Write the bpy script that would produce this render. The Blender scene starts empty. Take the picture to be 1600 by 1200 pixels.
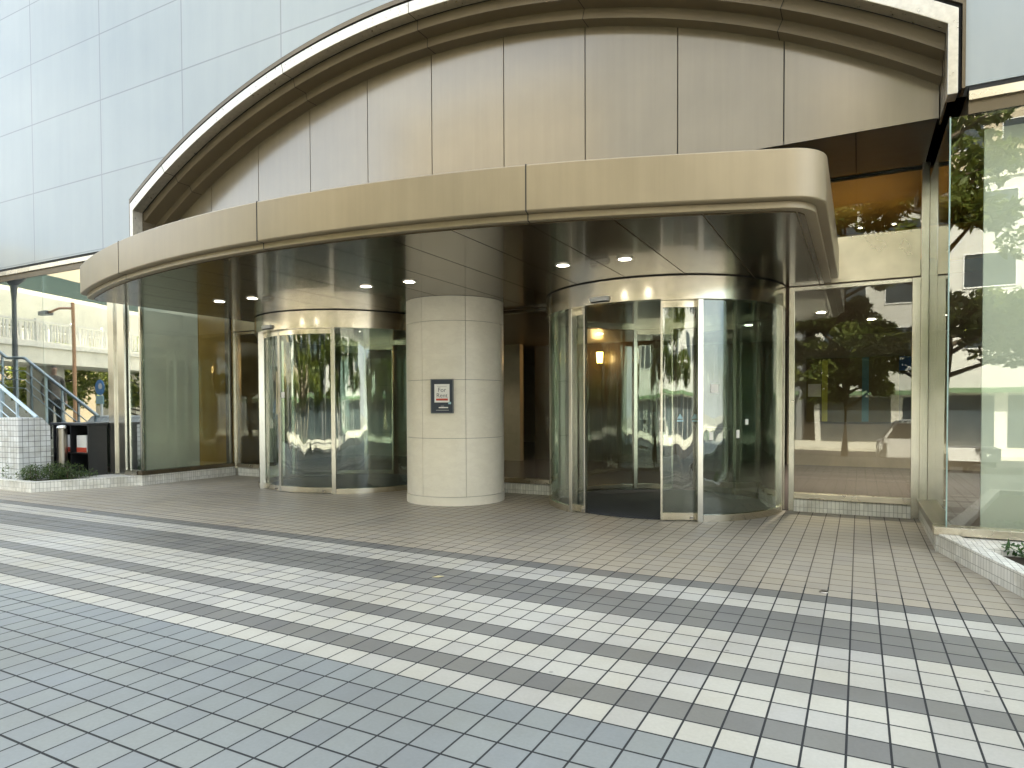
import bpy, bmesh, math, random
from mathutils import Vector, Matrix
R = math.radians
random.seed(7)
sc = bpy.context.scene
col = sc.collection
PI = math.pi

# ------------------------------------------------------------------ helpers
class MB:
    """collects vertices and faces, links them as one mesh object"""
    def __init__(s): s.v = []; s.f = []; s.mi = []; s.cur = 0
    def add(s, vs, fs):
        b = len(s.v); s.v += [tuple(p) for p in vs]
        for f in fs: s.f.append([b + i for i in f]); s.mi.append(s.cur)
        return s
    def box(s, x0, x1, y0, y1, z0, z1):
        v = [(x0,y0,z0),(x1,y0,z0),(x1,y1,z0),(x0,y1,z0),(x0,y0,z1),(x1,y0,z1),(x1,y1,z1),(x0,y1,z1)]
        return s.add(v, [(0,3,2,1),(4,5,6,7),(0,1,5,4),(1,2,6,5),(2,3,7,6),(3,0,4,7)])
    def xprism(s, pts, axis, a, b):
        """polygon extruded along axis from a to b"""
        n = len(pts)
        def P(p, t):
            return {'x': (t, p[0], p[1]), 'y': (p[0], t, p[1]), 'z': (p[0], p[1], t)}[axis]
        v = [P(p, a) for p in pts] + [P(p, b) for p in pts]
        f = [tuple(range(n))[::-1], tuple(range(n, 2*n))]
        f += [(i, (i+1) % n, n + (i+1) % n, n + i) for i in range(n)]
        return s.add(v, f)
    def tube(s, pts, r, n=8, cap=True):
        pts = [Vector(p) for p in pts]; rs = r if isinstance(r, (list, tuple)) else [r]*len(pts)
        b = len(s.v); up0 = Vector((0,0,1))
        for i, p in enumerate(pts):
            d = (pts[min(i+1, len(pts)-1)] - pts[max(i-1, 0)]).normalized()
            u = d.cross(up0)
            if u.length < 1e-3: u = d.cross(Vector((1,0,0)))
            u.normalize(); w = u.cross(d)
            for k in range(n):
                a = 2*PI*k/n; s.v.append(tuple(p + (u*math.cos(a) + w*math.sin(a))*rs[i]))
        for i in range(len(pts)-1):
            for k in range(n):
                s.f.append([b+i*n+k, b+i*n+(k+1) % n, b+(i+1)*n+(k+1) % n, b+(i+1)*n+k]); s.mi.append(s.cur)
        if cap:
            s.f.append([b+k for k in range(n)][::-1]); s.mi.append(s.cur)
            e = b+(len(pts)-1)*n; s.f.append([e+k for k in range(n)]); s.mi.append(s.cur)
        return s
    def lathe(s, cx, cy, prof, n=32):
        b = len(s.v)
        for (r, z) in prof:
            for k in range(n):
                a = 2*PI*k/n; s.v.append((cx + r*math.cos(a), cy + r*math.sin(a), z))
        m = len(prof)
        for i in range(m-1):
            for k in range(n):
                s.f.append([b+i*n+k, b+i*n+(k+1) % n, b+(i+1)*n+(k+1) % n, b+(i+1)*n+k]); s.mi.append(s.cur)
        s.f.append([b+k for k in range(n)][::-1]); s.mi.append(s.cur)
        s.f.append([b+(m-1)*n+k for k in range(n)]); s.mi.append(s.cur)
        return s
    def arcwall(s, cx, cy, r0, r1, a0, a1, z0, z1, n=None):
        """curved slab in plan; angle 0 = towards -Y, positive = towards +X, degrees"""
        n = n or max(2, int(abs(a1-a0)/3)); b = len(s.v)
        for i in range(n+1):
            a = R(a0 + (a1-a0)*i/n); sx, sy = math.sin(a), -math.cos(a)
            for r in (r0, r1):
                for z in (z0, z1): s.v.append((cx+sx*r, cy+sy*r, z))
        for i in range(n):
            o = b+4*i; p = o+4
            for q in ((o,p,p+1,o+1),(o+2,o+3,p+3,p+2),(o+1,p+1,p+3,o+3),(o,o+2,p+2,p)):
                s.f.append(list(q)); s.mi.append(s.cur)
        s.f.append([b,b+1,b+3,b+2]); s.mi.append(s.cur)
        e = b+4*n; s.f.append([e,e+2,e+3,e+1]); s.mi.append(s.cur)
        return s
    def build(s, name, mat, parent=None, smooth=False, bevel=0.0, loc=None):
        me = bpy.data.meshes.new(name); me.from_pydata(s.v, [], s.f)
        mats = mat if isinstance(mat, (list, tuple)) else [mat]
        for m in mats: me.materials.append(m)
        if len(mats) > 1:
            for p, i in zip(me.polygons, s.mi): p.material_index = i
        bm = bmesh.new(); bm.from_mesh(me); bmesh.ops.recalc_face_normals(bm, faces=bm.faces); bm.to_mesh(me); bm.free()
        if smooth:
            for p in me.polygons: p.use_smooth = True
            me.set_sharp_from_angle(angle=R(35))
        o = bpy.data.objects.new(name, me); col.objects.link(o)
        if parent is not None:
            o.parent = parent
            pl = wloc(parent); me.transform(Matrix.Translation(-pl))
        if bevel:
            md = o.modifiers.new('bevel', 'BEVEL'); md.width = bevel; md.segments = 2; md.limit_method = 'ANGLE'; md.angle_limit = R(40)
        return o

def wloc(o):
    v = Vector((0,0,0))
    while o is not None: v += Vector(o.location); o = o.parent
    return v

def tag(o, label=None, cat=None, group=None, kind=None):
    if label: o['label'] = label
    if cat: o['category'] = cat
    if group: o['group'] = group
    if kind: o['kind'] = kind
    return o

def thing(name, label, cat, loc=(0,0,0), group=None):
    o = bpy.data.objects.new(name, None); col.objects.link(o); o.location = loc; o.empty_display_size = .2
    return tag(o, label, cat, group)

def copy_tree(o, parent=None):
    c = o.copy(); col.objects.link(c); c.parent = parent
    for ch in o.children: copy_tree(ch, c)
    return c

# ------------------------------------------------------------------ materials
class NT:
    def __init__(s, name):
        s.m = bpy.data.materials.new(name); s.m.use_nodes = True
        s.t = s.m.node_tree; s.n = s.t.nodes; s.l = s.t.links
        s.bsdf = s.n['Principled BSDF']; s.out = s.n['Material Output']
    def new(s, t, **k):
        n = s.n.new(t)
        for a, b in k.items(): setattr(n, a, b)
        return n
    def math(s, op, a, b=None, c=None):
        n = s.new('ShaderNodeMath', operation=op)
        for i, x in enumerate((a, b, c)):
            if x is None: continue
            if isinstance(x, (int, float)): n.inputs[i].default_value = x
            else: s.l.new(x, n.inputs[i])
        return n.outputs[0]
    def pos(s):
        if not hasattr(s, '_p'):
            g = s.new('ShaderNodeNewGeometry'); x = s.new('ShaderNodeSeparateXYZ'); s.l.new(g.outputs['Position'], x.inputs[0]); s._p = (g.outputs['Position'], x.outputs)
        return s._p
    def noise(s, scale=5, detail=3, rough=.5, vec=None, stretch=None):
        n = s.new('ShaderNodeTexNoise'); n.inputs['Scale'].default_value = scale; n.inputs['Detail'].default_value = detail; n.inputs['Roughness'].default_value = rough
        v = vec or s.pos()[0]
        if stretch:
            mp = s.new('ShaderNodeVectorMath', operation='MULTIPLY'); s.l.new(v, mp.inputs[0]); mp.inputs[1].default_value = stretch; v = mp.outputs[0]
        s.l.new(v, n.inputs['Vector'])
        return n.outputs['Fac']
    def ramp(s, fac, stops):
        n = s.new('ShaderNodeValToRGB'); e = n.color_ramp.elements
        while len(e) < len(stops): e.new(.5)
        for x, (p, c) in zip(e, stops): x.position = p; x.color = (*c, 1)
        s.l.new(fac, n.inputs[0]); return n.outputs[0]
    def mix(s, fac, a, b):
        n = s.new('ShaderNodeMix', data_type='RGBA')
        for i, x in ((0, fac), (6, a), (7, b)):
            if isinstance(x, (int, float)): n.inputs[i].default_value = x
            elif isinstance(x, tuple): n.inputs[i].default_value = (*x, 1)
            else: s.l.new(x, n.inputs[i])
        return n.outputs[2]
    def set(s, **k):
        nm = dict(color='Base Color', rough='Roughness', metal='Metallic', coat='Coat Weight', coat_rough='Coat Roughness', spec='Specular IOR Level', emit='Emission Color', emits='Emission Strength', ani='Anisotropic', aniso='Anisotropic')
        for a, b in k.items():
            i = s.bsdf.inputs[nm[a]]
            if isinstance(b, (int, float)): i.default_value = b
            elif isinstance(b, tuple): i.default_value = (*b, 1)
            else: s.l.new(b, i)
        return s
    def bump(s, h, strength=.2, dist=.01):
        n = s.new('ShaderNodeBump'); n.inputs['Strength'].default_value = strength; n.inputs['Distance'].default_value = dist
        s.l.new(h, n.inputs['Height']); s.l.new(n.outputs[0], s.bsdf.inputs['Normal']); return s

def scale(c, k): return tuple(min(1, x*k) for x in c)

def plain(name, c, rough=.5, metal=0, var=.12, nscale=6, bump=0, coat=0, rvar=.08, stretch=None):
    n = NT(name); f = n.noise(nscale, 4, .55, stretch=stretch)
    cc = n.ramp(f, [(.3, scale(c, 1-var)), (.7, scale(c, 1+var))])
    rr = n.math('MULTIPLY_ADD', f, rvar*2, rough-rvar)
    n.set(color=cc, rough=rr, metal=metal, coat=coat)
    if bump: n.bump(n.noise(nscale*12, 3), bump, .004)
    return n.m

def emit(name, c, s):
    n = NT(name); n.set(color=(.9,.9,.9), emit=c, emits=s); return n.m

def steel(name, c, rough, axis='z', var=.1):
    n = NT(name)
    st = {'z': (60, 60, .6), 'x': (.6, 60, 60), 'h': (1.2, 1.2, 90)}[axis]
    f = n.noise(3, 3, .6, stretch=st); g = n.noise(2.2, 3)
    n.set(color=n.ramp(g, [(.3, scale(c, 1-var)), (.7, scale(c, 1+var))]), metal=1.0,
          rough=n.math('MULTIPLY_ADD', g, .14, rough-.07))
    n.bump(f, .02, .001)
    return n.m

def glass(name, tint, f0=.1, wav=0.0, wscale=1.0, wstretch=(1,1,.25)):
    n = NT(name)
    tr = n.new('ShaderNodeBsdfTransparent'); tr.inputs[0].default_value = (*tint, 1)
    gl = n.new('ShaderNodeBsdfGlossy'); gl.inputs['Roughness'].default_value = 0.0; gl.inputs['Color'].default_value = (.95,.97,.95,1)
    lw = n.new('ShaderNodeLayerWeight'); lw.inputs['Blend'].default_value = .5
    p = n.math('POWER', lw.outputs['Facing'], 3.2)
    fac = n.math('MULTIPLY_ADD', p, 1-f0, f0)
    if wav:
        b = n.new('ShaderNodeBump'); b.inputs['Strength'].default_value = wav; b.inputs['Distance'].default_value = .05
        n.l.new(n.noise(wscale, 2, .5, stretch=wstretch), b.inputs['Height'])
        n.l.new(b.outputs[0], gl.inputs['Normal'])
    mx = n.new('ShaderNodeMixShader'); n.l.new(fac, mx.inputs[0]); n.l.new(tr.outputs[0], mx.inputs[1]); n.l.new(gl.outputs[0], mx.inputs[2])
    n.l.new(mx.outputs[0], n.out.inputs['Surface'])
    return n.m

def smalltile(name, c=(.86,.85,.80), w=.048, h=.098, grout=(.32,.31,.28), gw=.004, offx=0.0, offz=0.02):
    """white mosaic tiles; horizontal coordinate chosen from the face normal"""
    n = NT(name); P, X = n.pos()
    g = n.new('ShaderNodeNewGeometry'); nx = n.new('ShaderNodeSeparateXYZ'); n.l.new(g.outputs['Normal'], nx.inputs[0])
    ax = n.math('ABSOLUTE', nx.outputs[0]); az = n.math('ABSOLUTE', nx.outputs[2])
    sx = n.math('GREATER_THAN', ax, .7)
    hor = n.math('ADD', n.math('MULTIPLY', X[1], sx), n.math('MULTIPLY', X[0], n.math('SUBTRACT', 1.0, sx)))
    top = n.math('GREATER_THAN', az, .7)
    ver = n.math('ADD', n.math('MULTIPLY', X[1], top), n.math('MULTIPLY', X[2], n.math('SUBTRACT', 1.0, top)))
    fu = n.math('FRACT', n.math('DIVIDE', n.math('ADD', hor, 50+offx), w)); fv = n.math('FRACT', n.math('DIVIDE', n.math('ADD', ver, 50+offz), h))
    m = n.math('MAXIMUM', n.math('LESS_THAN', fu, gw/w), n.math('LESS_THAN', fv, gw/h))
    wn = n.new('ShaderNodeTexWhiteNoise', noise_dimensions='2D'); cv = n.new('ShaderNodeCombineXYZ')
    n.l.new(n.math('FLOOR', n.math('DIVIDE', n.math('ADD', hor, 50+offx), w)), cv.inputs[0]); n.l.new(n.math('FLOOR', n.math('DIVIDE', n.math('ADD', ver, 50+offz), h)), cv.inputs[1]); n.l.new(cv.outputs[0], wn.inputs['Vector'])
    base = n.ramp(wn.outputs['Value'], [(0, scale(c, .86)), (1, scale(c, 1.06))])
    dirt = n.ramp(n.noise(2.2, 5, .65), [(.36, (.66,.64,.58)), (.52, (1,1,1))])
    mu = n.new('ShaderNodeMix', data_type='RGBA', blend_type='MULTIPLY'); mu.inputs[0].default_value = .75; n.l.new(base, mu.inputs[6]); n.l.new(dirt, mu.inputs[7])
    n.set(color=n.mix(m, mu.outputs[2], grout), rough=n.math('MULTIPLY_ADD', m, .45, .33))
    n.bump(n.math('SUBTRACT', 1.0, m), .6, .003)
    return n.m

def stripesmat(name, base, line, axis, pitch, width, off=0.0, rough=.5, metal=0, coat=0):
    n = NT(name); P, X = n.pos()
    f = n.math('FRACT', n.math('DIVIDE', n.math('ADD', X[axis], 100*pitch+off), pitch))
    m = n.math('LESS_THAN', f, width/pitch)
    g = n.noise(3, 4); bc = n.ramp(g, [(.3, scale(base, .9)), (.7, scale(base, 1.1))])
    n.set(color=n.mix(m, bc, line), rough=rough, metal=metal, coat=coat)
    return n.m

# ---- paving: rows and columns of the tile grid measured in metres
TX, TY, X0, ROW0 = .1668, .1904, -.038, 5.51
def paving():
    n = NT('paving_tiles'); P, X = n.pos()
    cu = n.math('DIVIDE', n.math('SUBTRACT', X[0], X0), TX)
    rv = n.math('DIVIDE', n.math('SUBTRACT', ROW0, X[1]), TY)      # 0 at first dark band, grows towards the street
    fu = n.math('FRACT', n.math('ADD', cu, 1000.0)); fv = n.math('FRACT', n.math('ADD', rv, 1000.0))
    ci = n.math('FLOOR', cu); ri = n.math('FLOOR', rv)
    gw = .06
    def edge(f): return n.math('LESS_THAN', n.math('MINIMUM', f, n.math('SUBTRACT', 1.0, f)), gw/2)
    grout = n.math('MAXIMUM', edge(fu), edge(fv))
    joint = n.math('LESS_THAN', n.math('ABSOLUTE', n.math('SUBTRACT', X[0], -5.542)), .0085)
    # band pattern along rows
    ramp = n.new('ShaderNodeValToRGB'); ramp.color_ramp.interpolation = 'CONSTANT'
    e = ramp.color_ramp.elements
    BE, DK, WH, GR = (.49,.447,.375), (.235,.235,.225), (.565,.555,.51), (.305,.33,.338)
    st = [(-60, BE), (0, DK), (1, WH), (3, DK), (6, WH), (9, DK), (10, WH), (12, DK), (13, WH), (14, GR)]
    while len(e) < len(st): e.new(.5)
    for x, (r, c) in zip(e, st): x.position = (r+60)/120; x.color = (*c, 1)
    n.l.new(n.math('DIVIDE', n.math('ADD', ri, 60.5), 120.0), ramp.inputs[0])
    wn = n.new('ShaderNodeTexWhiteNoise', noise_dimensions='2D'); cv = n.new('ShaderNodeCombineXYZ'); n.l.new(ci, cv.inputs[0]); n.l.new(ri, cv.inputs[1]); n.l.new(cv.outputs[0], wn.inputs['Vector'])
    tone = n.ramp(wn.outputs['Value'], [(0, (.86,.86,.88)), (.5, (.97,.97,.96)), (1, (1.0,.99,.95))])
    stain = n.ramp(n.noise(.55, 6, .62), [(.35, (.82,.80,.76)), (.62, (1,1,1))])
    fine = n.ramp(n.noise(55, 3, .7), [(.3, (.9,.9,.9)), (.7, (1,1,1))])
    c = ramp.outputs[0]
    for o in (tone, stain, fine):
        mu = n.new('ShaderNodeMix', data_type='RGBA', blend_type='MULTIPLY'); mu.inputs[0].default_value = 1; n.l.new(c, mu.inputs[6]); n.l.new(o, mu.inputs[7]); c = mu.outputs[2]
    vo = n.new('ShaderNodeTexVoronoi', feature='F1'); vo.inputs['Scale'].default_value = 2.3; n.l.new(P, vo.inputs['Vector'])
    gum = n.math('LESS_THAN', n.math('ADD', vo.outputs['Distance'], n.math('MULTIPLY', n.noise(40, 2), .03)), .045)
    c = n.mix(n.math('MULTIPLY', gum, .45), c, (.07,.07,.068))
    # grout is darker and wider out in the open, filled with pale dust under the canopy
    gc = n.mix(n.math('GREATER_THAN', rv, -1.5), (.12,.105,.085), (.024,.026,.029))
    c = n.mix(grout, c, gc)
    c = n.mix(joint, c, (.02,.02,.02))
    n.set(color=c, rough=n.math('ADD', n.math('MULTIPLY_ADD', grout, .3, .42), n.math('MULTIPLY', wn.outputs['Value'], .12)), spec=.4)
    h = n.math('ADD', n.math('MULTIPLY', n.math('SUBTRACT', 1.0, grout), 1.0), n.math('MULTIPLY', n.noise(30, 3), .12))
    n.bump(h, .5, .003)
    return n.m

def cladding():
    n = NT('white_cladding'); P, X = n.pos()
    f = n.math('FRACT', n.math('DIVIDE', n.math('ADD', X[0], 8.15+240), 2.4)); d = n.math('MINIMUM', f, n.math('SUBTRACT', 1.0, f))
    mv = n.math('LESS_THAN', d, .0055)
    # no vertical joints on the short stretch right of the arch
    zz = n.math('ADD', X[2], n.math('MULTIPLY', n.math('MAXIMUM', n.math('SUBTRACT', X[2], 7.5), 0.0), .152)); zf = n.math('FRACT', n.math('DIVIDE', n.math('ADD', zz, -4.5+28.4-.03), 1.42)); dz = n.math('MINIMUM', zf, n.math('SUBTRACT', 1.0, zf))
    mh = n.math('LESS_THAN', dz, .0085)
    m = n.math('MULTIPLY', n.math('MAXIMUM', mv, mh), n.math('LESS_THAN', X[0], .5))
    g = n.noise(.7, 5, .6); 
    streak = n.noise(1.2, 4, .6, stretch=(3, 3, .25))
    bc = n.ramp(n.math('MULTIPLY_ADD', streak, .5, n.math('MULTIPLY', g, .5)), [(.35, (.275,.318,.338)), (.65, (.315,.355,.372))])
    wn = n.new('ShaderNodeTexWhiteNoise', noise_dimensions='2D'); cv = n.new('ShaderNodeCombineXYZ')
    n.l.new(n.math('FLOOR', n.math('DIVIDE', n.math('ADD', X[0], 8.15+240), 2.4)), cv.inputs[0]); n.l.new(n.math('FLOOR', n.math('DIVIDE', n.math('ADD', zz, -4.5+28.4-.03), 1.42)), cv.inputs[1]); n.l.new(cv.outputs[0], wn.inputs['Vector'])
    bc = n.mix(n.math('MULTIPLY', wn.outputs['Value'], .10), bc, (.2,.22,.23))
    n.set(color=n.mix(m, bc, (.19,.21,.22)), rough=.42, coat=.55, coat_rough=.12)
    n.bump(n.noise(.8, 2), .12, .01)
    return n.m

def streaked(name, c, rough, metal, coat=.1, crough=.1):
    n = NT(name); g = n.noise(1.1, 4, .55); st = n.noise(1.0, 5, .65, stretch=(9, 9, .35))
    f = n.math('MULTIPLY_ADD', st, .45, n.math('MULTIPLY', g, .55))
    n.set(color=n.ramp(f, [(.34, scale(c, .86)), (.62, scale(c, 1.06))]), metal=metal, rough=n.math('MULTIPLY_ADD', st, .16, rough-.08), coat=coat, coat_rough=crough)
    return n.m

M = {}
M['paving'] = paving()
M['clad'] = cladding()
M['stone'] = None
def stone():
    n = NT('cream_stone'); 
    f = n.noise(3.5, 6, .65); v = n.noise(2.0, 8, .7, stretch=(1, 1, 2.2))
    vein = n.math('SUBTRACT', 1.0, n.math('MULTIPLY', n.math('ABSOLUTE', n.math('SUBTRACT', v, .5)), 14.0))
    vein = n.math('MAXIMUM', vein, 0.0)
    bc = n.ramp(f, [(.3, (.775,.725,.60)), (.7, (.82,.77,.65))])
    n.set(color=n.mix(n.math('MULTIPLY', vein, .18), bc, (.58,.52,.42)), rough=.33, spec=.4)
    return n.m
M['stone'] = stone()
M['stone_joint'] = plain('stone_joint', (.10,.085,.065), .8)
M['champagne'] = streaked('champagne_metal', (.295,.235,.145), .38, .3, .25, .25)
M['bronze_panel'] = streaked('bronze_panel', (.165,.133,.08), .4, .15, 1.0, .16); M['bronze_panel'].node_tree.nodes['Principled BSDF'].inputs['Coat IOR'].default_value = 1.8
M['bronze_dark'] = plain('bronze_dark', (.12,.095,.06), .25, .4, .12, 1.5, rvar=.05)
M['bronze_step'] = plain('bronze_step', (.14,.11,.066), .38, .1, .08, 1.5)
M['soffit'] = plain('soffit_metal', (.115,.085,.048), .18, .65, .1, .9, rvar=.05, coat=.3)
M['silver'] = plain('mottled_silver', (.50,.47,.41), .3, .85, .12, 16, rvar=.08)
M['gap'] = plain('dark_gap', (.018,.018,.018), .8)
M['steel_v'] = steel('brushed_steel', (.62,.60,.53), .24, 'z')
M['steel_h'] = steel('brushed_steel_band', (.73,.68,.56), .2, 'z')
M['steel_sill'] = steel('steel_sill', (.62,.57,.47), .28, 'x')
M['steel_panel'] = steel('steel_panel', (.62,.57,.46), .3, 'x', .16)
M['steel_dk'] = steel('dull_steel', (.36,.33,.29), .33, 'z')
M['glass'] = glass('window_glass', (.90,.915,.87), .05, .06, .8)
M['glass_left'] = glass('mirror_tint_glass', (.66,.72,.69), .58, .04, .8)
M['glass_clear'] = glass('pale_glass', (.93,.955,.93), .08, .05, .8)
M['glass_drum'] = glass('curved_glass', (.82,.88,.84), .10, .6, 1.1, (2.4,2.4,.16))
M['glass_edge'] = plain('green_glass_edge', (.30,.42,.39), .2, 0, .1, coat=.5)
M['tile'] = smalltile('white_mosaic_tile')
M['tile_wall'] = smalltile('white_block_tile', (.80,.82,.83), .098, .098, (.10,.11,.12), .007)
M['soil'] = plain('planter_soil', (.05,.038,.026), .95, 0, .4, 25, .6)
M['mortar'] = plain('pale_mortar_bed', (.55,.54,.5), .8, 0, .15, 18, .3)
M['mat'] = stripesmat('entrance_mat', (.045,.05,.058), (.022,.025,.03), 0, .05, .012, rough=.9)
M['floor_in'] = None
def floor_in():
    n = NT('lobby_floor_tiles'); P, X = n.pos()
    f1 = n.math('FRACT', n.math('DIVIDE', n.math('ADD', X[0], 100), .4)); f2 = n.math('FRACT', n.math('DIVIDE', n.math('ADD', X[1], 100), .4))
    m = n.math('MAXIMUM', n.math('LESS_THAN', f1, .02), n.math('LESS_THAN', f2, .02))
    bc = n.ramp(n.noise(9, 5, .7), [(.3, (.075,.066,.070)), (.7, (.11,.098,.10))])
    n.set(color=n.mix(m, bc, (.055,.05,.05)), rough=.25); return n.m
M['floor_in'] = floor_in()
M['wall_in'] = plain('lobby_wall_stone', (.30,.26,.20), .5, 0, .1, 2.5)
M['wood'] = stripesmat('lobby_wood', (.095,.065,.036), (.045,.03,.018), 0, .18, .012, rough=.35, coat=.2)
M['ceil_in'] = plain('lobby_ceiling', (.22,.18,.13), .35, .5, .08)
M['amber'] = plain('amber_wall', (.62,.38,.10), .6, 0, .12, 2)
M['blind'] = plain('pale_blind', (.66,.665,.57), .75, 0, .06, 1.3)
M['blind_grey'] = plain('grey_green_blind', (.80,.79,.66), .7, 0, .1, .9)
M['black'] = plain('black_plastic', (.015,.016,.018), .35, 0, .2)
M['navy'] = plain('navy_frame', (.02,.03,.052), .35, 0, .15)
M['white'] = plain('white_paint', (.78,.78,.77), .4, 0, .05)
M['paper'] = plain('white_paper', (.82,.81,.77), .6, 0, .03)
M['ink'] = plain('grey_ink', (.16,.16,.17), .6)
M['ink_lt'] = plain('pale_ink', (.5,.5,.47), .6)
M['red'] = plain('red_bar', (.55,.075,.04), .5)
M['cyan'] = plain('pale_blue_sticker', (.35,.55,.62), .5)
M['bluepaint'] = plain('pale_blue_steel', (.55,.68,.76), .4, 0, .08)
M['grey_metal'] = plain('grey_lamp_metal', (.16,.17,.18), .45, .3, .1)
M['orange'] = plain('orange_pole', (.46,.25,.13), .5, 0, .1)
M['concrete'] = plain('concrete', (.42,.41,.36), .85, 0, .12, 1.2, .2)
M['concrete_lt'] = plain('pale_concrete', (.74,.71,.60), .85, 0, .1, 1.2, .2)
M['green'] = plain('pale_green_girder', (.52,.62,.54), .5, 0, .08)
M['darkteal'] = plain('teal_louvre', (.035,.06,.052), .6)
M['rail_w'] = plain('cream_railing', (.74,.72,.64), .55)
M['asphalt'] = plain('asphalt', (.05,.05,.052), .9, 0, .2, 30, .4)
M['light'] = emit('downlight_glow', (1, .93, .80), 8)
M['lightring'] = plain('downlight_trim', (.65,.62,.55), .3, .6)
M['amberlamp'] = emit('amber_lamp_glow', (1, .55, .12), 2.5)

# leaf material
def leafmat(name, a, b):
    n = NT(name); g = n.new('ShaderNodeNewGeometry')
    wn = n.noise(1.4, 3)
    rnd = n.math('ADD', n.math('MULTIPLY', g.outputs['Random Per Island'], .6), n.math('MULTIPLY', wn, .5))
    n.set(color=n.ramp(rnd, [(.25, a), (.8, b)]), rough=.5)
    tr = n.new('ShaderNodeBsdfTranslucent'); n.l.new(n.ramp(rnd, [(.25, scale(a, 1.4)), (.8, scale(b, 1.6))]), tr.inputs[0])
    mx = n.new('ShaderNodeMixShader'); mx.inputs[0].default_value = .35
    n.l.new(n.bsdf.outputs[0], mx.inputs[1]); n.l.new(tr.outputs[0], mx.inputs[2]); n.l.new(mx.outputs[0], n.out.inputs['Surface'])
    return n.m
M['leaf'] = leafmat('tree_leaf', (.06,.10,.02), (.20,.23,.05))
M['leaf_y'] = leafmat('sunny_leaf', (.11,.16,.025), (.30,.32,.07))
M['leaf_d'] = leafmat('shrub_leaf', (.05,.085,.03), (.11,.16,.05))
M['ivy'] = leafmat('ivy_leaf', (.03,.08,.02), (.08,.17,.045))
M['bark'] = plain('bark', (.10,.075,.05), .9, 0, .3, 14, .6)

# ------------------------------------------------------------------ camera
cam = bpy.data.cameras.new('camera'); co = bpy.data.objects.new('camera', cam); col.objects.link(co)
cam.sensor_width = 36; cam.lens = 36*1032.3/1600; cam.shift_y = (657.9-600)/1600; cam.clip_end = 2000; cam.clip_start = .05
co.matrix_world = Matrix.Translation((0,0,1.45)) @ Matrix.Rotation(R(27.7), 4, 'Z') @ Matrix.Rotation(R(90-1.28), 4, 'X') @ Matrix.Rotation(R(-.25), 4, 'Z')
sc.camera = co

# ------------------------------------------------------------------ constants of the place
A = -5.6                 # axis of the entrance
YF, YW = 7.70, 9.80      # facade plane, recessed wall plane
XR, XL = .72, -11.88     # recess side planes
ARC = (-5.6, -4.74)      # arch centre in X,Z
ZB = 4.50                # underside of the white wall
ZS = 3.07                # canopy soffit
TOP = 16.0

# ------------------------------------------------------------------ ground
MB().add([(-120,-120,0),(120,-120,0),(120,120,0),(-120,120,0)], [(0,1,2,3)]).build('ground', M['concrete'])
bpy.data.objects['ground']['kind'] = 'structure'; bpy.data.objects['ground'].location.z = -1.02
pv = MB().xprism([(YW-.03, -1.018), (YW-.03, 0), (-1.2, 0), (-9.2, -.92), (-9.2, -1.018)], 'x', -42, 16).build('plaza_paving', M['paving']); tag(pv, kind='structure')
rd = MB().box(-120, 120, -19, -9.3, -1.018, -.95).build('road', M['asphalt']); tag(rd, kind='structure')
fm = MB().box(-60, 60, -26, -19.1, -1.018, -.80).build('far_pavement', M['concrete_lt']); tag(fm, kind='structure')

# ------------------------------------------------------------------ the building
B = thing('department_store', 'white panelled department store with a wide bronze arch over its recessed entrance', 'building', (A, YW, 0))
def arcpts(r, xa, xb, n=48):
    t0 = math.asin((xa-ARC[0])/r); t1 = math.asin((xb-ARC[0])/r)
    return [(ARC[0]+r*math.sin(t0+(t1-t0)*i/n), ARC[1]+r*math.cos(t0+(t1-t0)*i/n)) for i in range(n+1)]
HW = 6.485
pts = [(-40, ZB), (A-HW, ZB)] + arcpts(11.99, A-HW, A+HW) + [(A+HW, ZB), (16, ZB), (16, TOP), (-40, TOP)]
MB().xprism(pts, 'y', YF, YF+.25).build('upper_wall', M['clad'], B)
MB().box(-40, 16, YF+.3, 30, TOP-.4, TOP).build('roof', M['concrete'], B)
# dark reveal behind the joint round the frame, and frame itself
HF, HI = 6.455, 6.335
def band(r0, r1, xa0, xb0, y0, y1, n=48, legs=None):
    mb = MB(); o = arcpts(r1, A-xa0, A+xa0, n); i = arcpts(r0, A-xb0, A+xb0, n)
    if legs is not None:
        o = [(A-xa0, legs)] + o + [(A+xa0, legs)]; i = [(A-xb0, legs)] + i + [(A+xb0, legs)]
    m = len(o); v = []
    for y in (y0, y1): v += [(p[0], y, p[1]) for p in o] + [(p[0], y, p[1]) for p in i]
    f = []
    for k in range(m-1):
        f += [(k, k+1, m+k+1, m+k), (2*m+k, 3*m+k, 3*m+k+1, 2*m+k+1), (k, 2*m+k, 2*m+k+1, k+1), (m+k, m+k+1, 3*m+k+1, 3*m+k)]
    f += [(0, m, 3*m, 2*m), (m-1, 3*m-1, 4*m-1, 2*m-1)]
    return mb.add(v, f)
band(11.83, 11.92, HF-.005, HF-.06, YF+.02, YF+.2, legs=ZB-.02).build('reveal_strip', M['gap'], B)
band(11.92, 11.988, HW-.002, HF, YF-.02, YF+.2, legs=ZB-.02).build('frame_lip', M['bronze_dark'], B)
fr = band(11.71, 11.865, HF-.035, HI, YF-.05, YF+.14, legs=4.43).build('arch_frame', M['silver'], B, bevel=.006)
band(11.715, 11.74, HI-.004, HI-.004, YF+.14, YF+.165).build('shadow_gap', M['gap'], B)
# stepped mouldings
band(11.58, 11.735, HI-.003, HI-.004, YF+.17, YF+.41).build('arch_moulding', M['bronze_step'], B)
band(11.455, 11.62, HI-.003, HI-.004, YF+.41, YF+.62).build('arch_moulding', M['bronze_step'], B)
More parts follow.
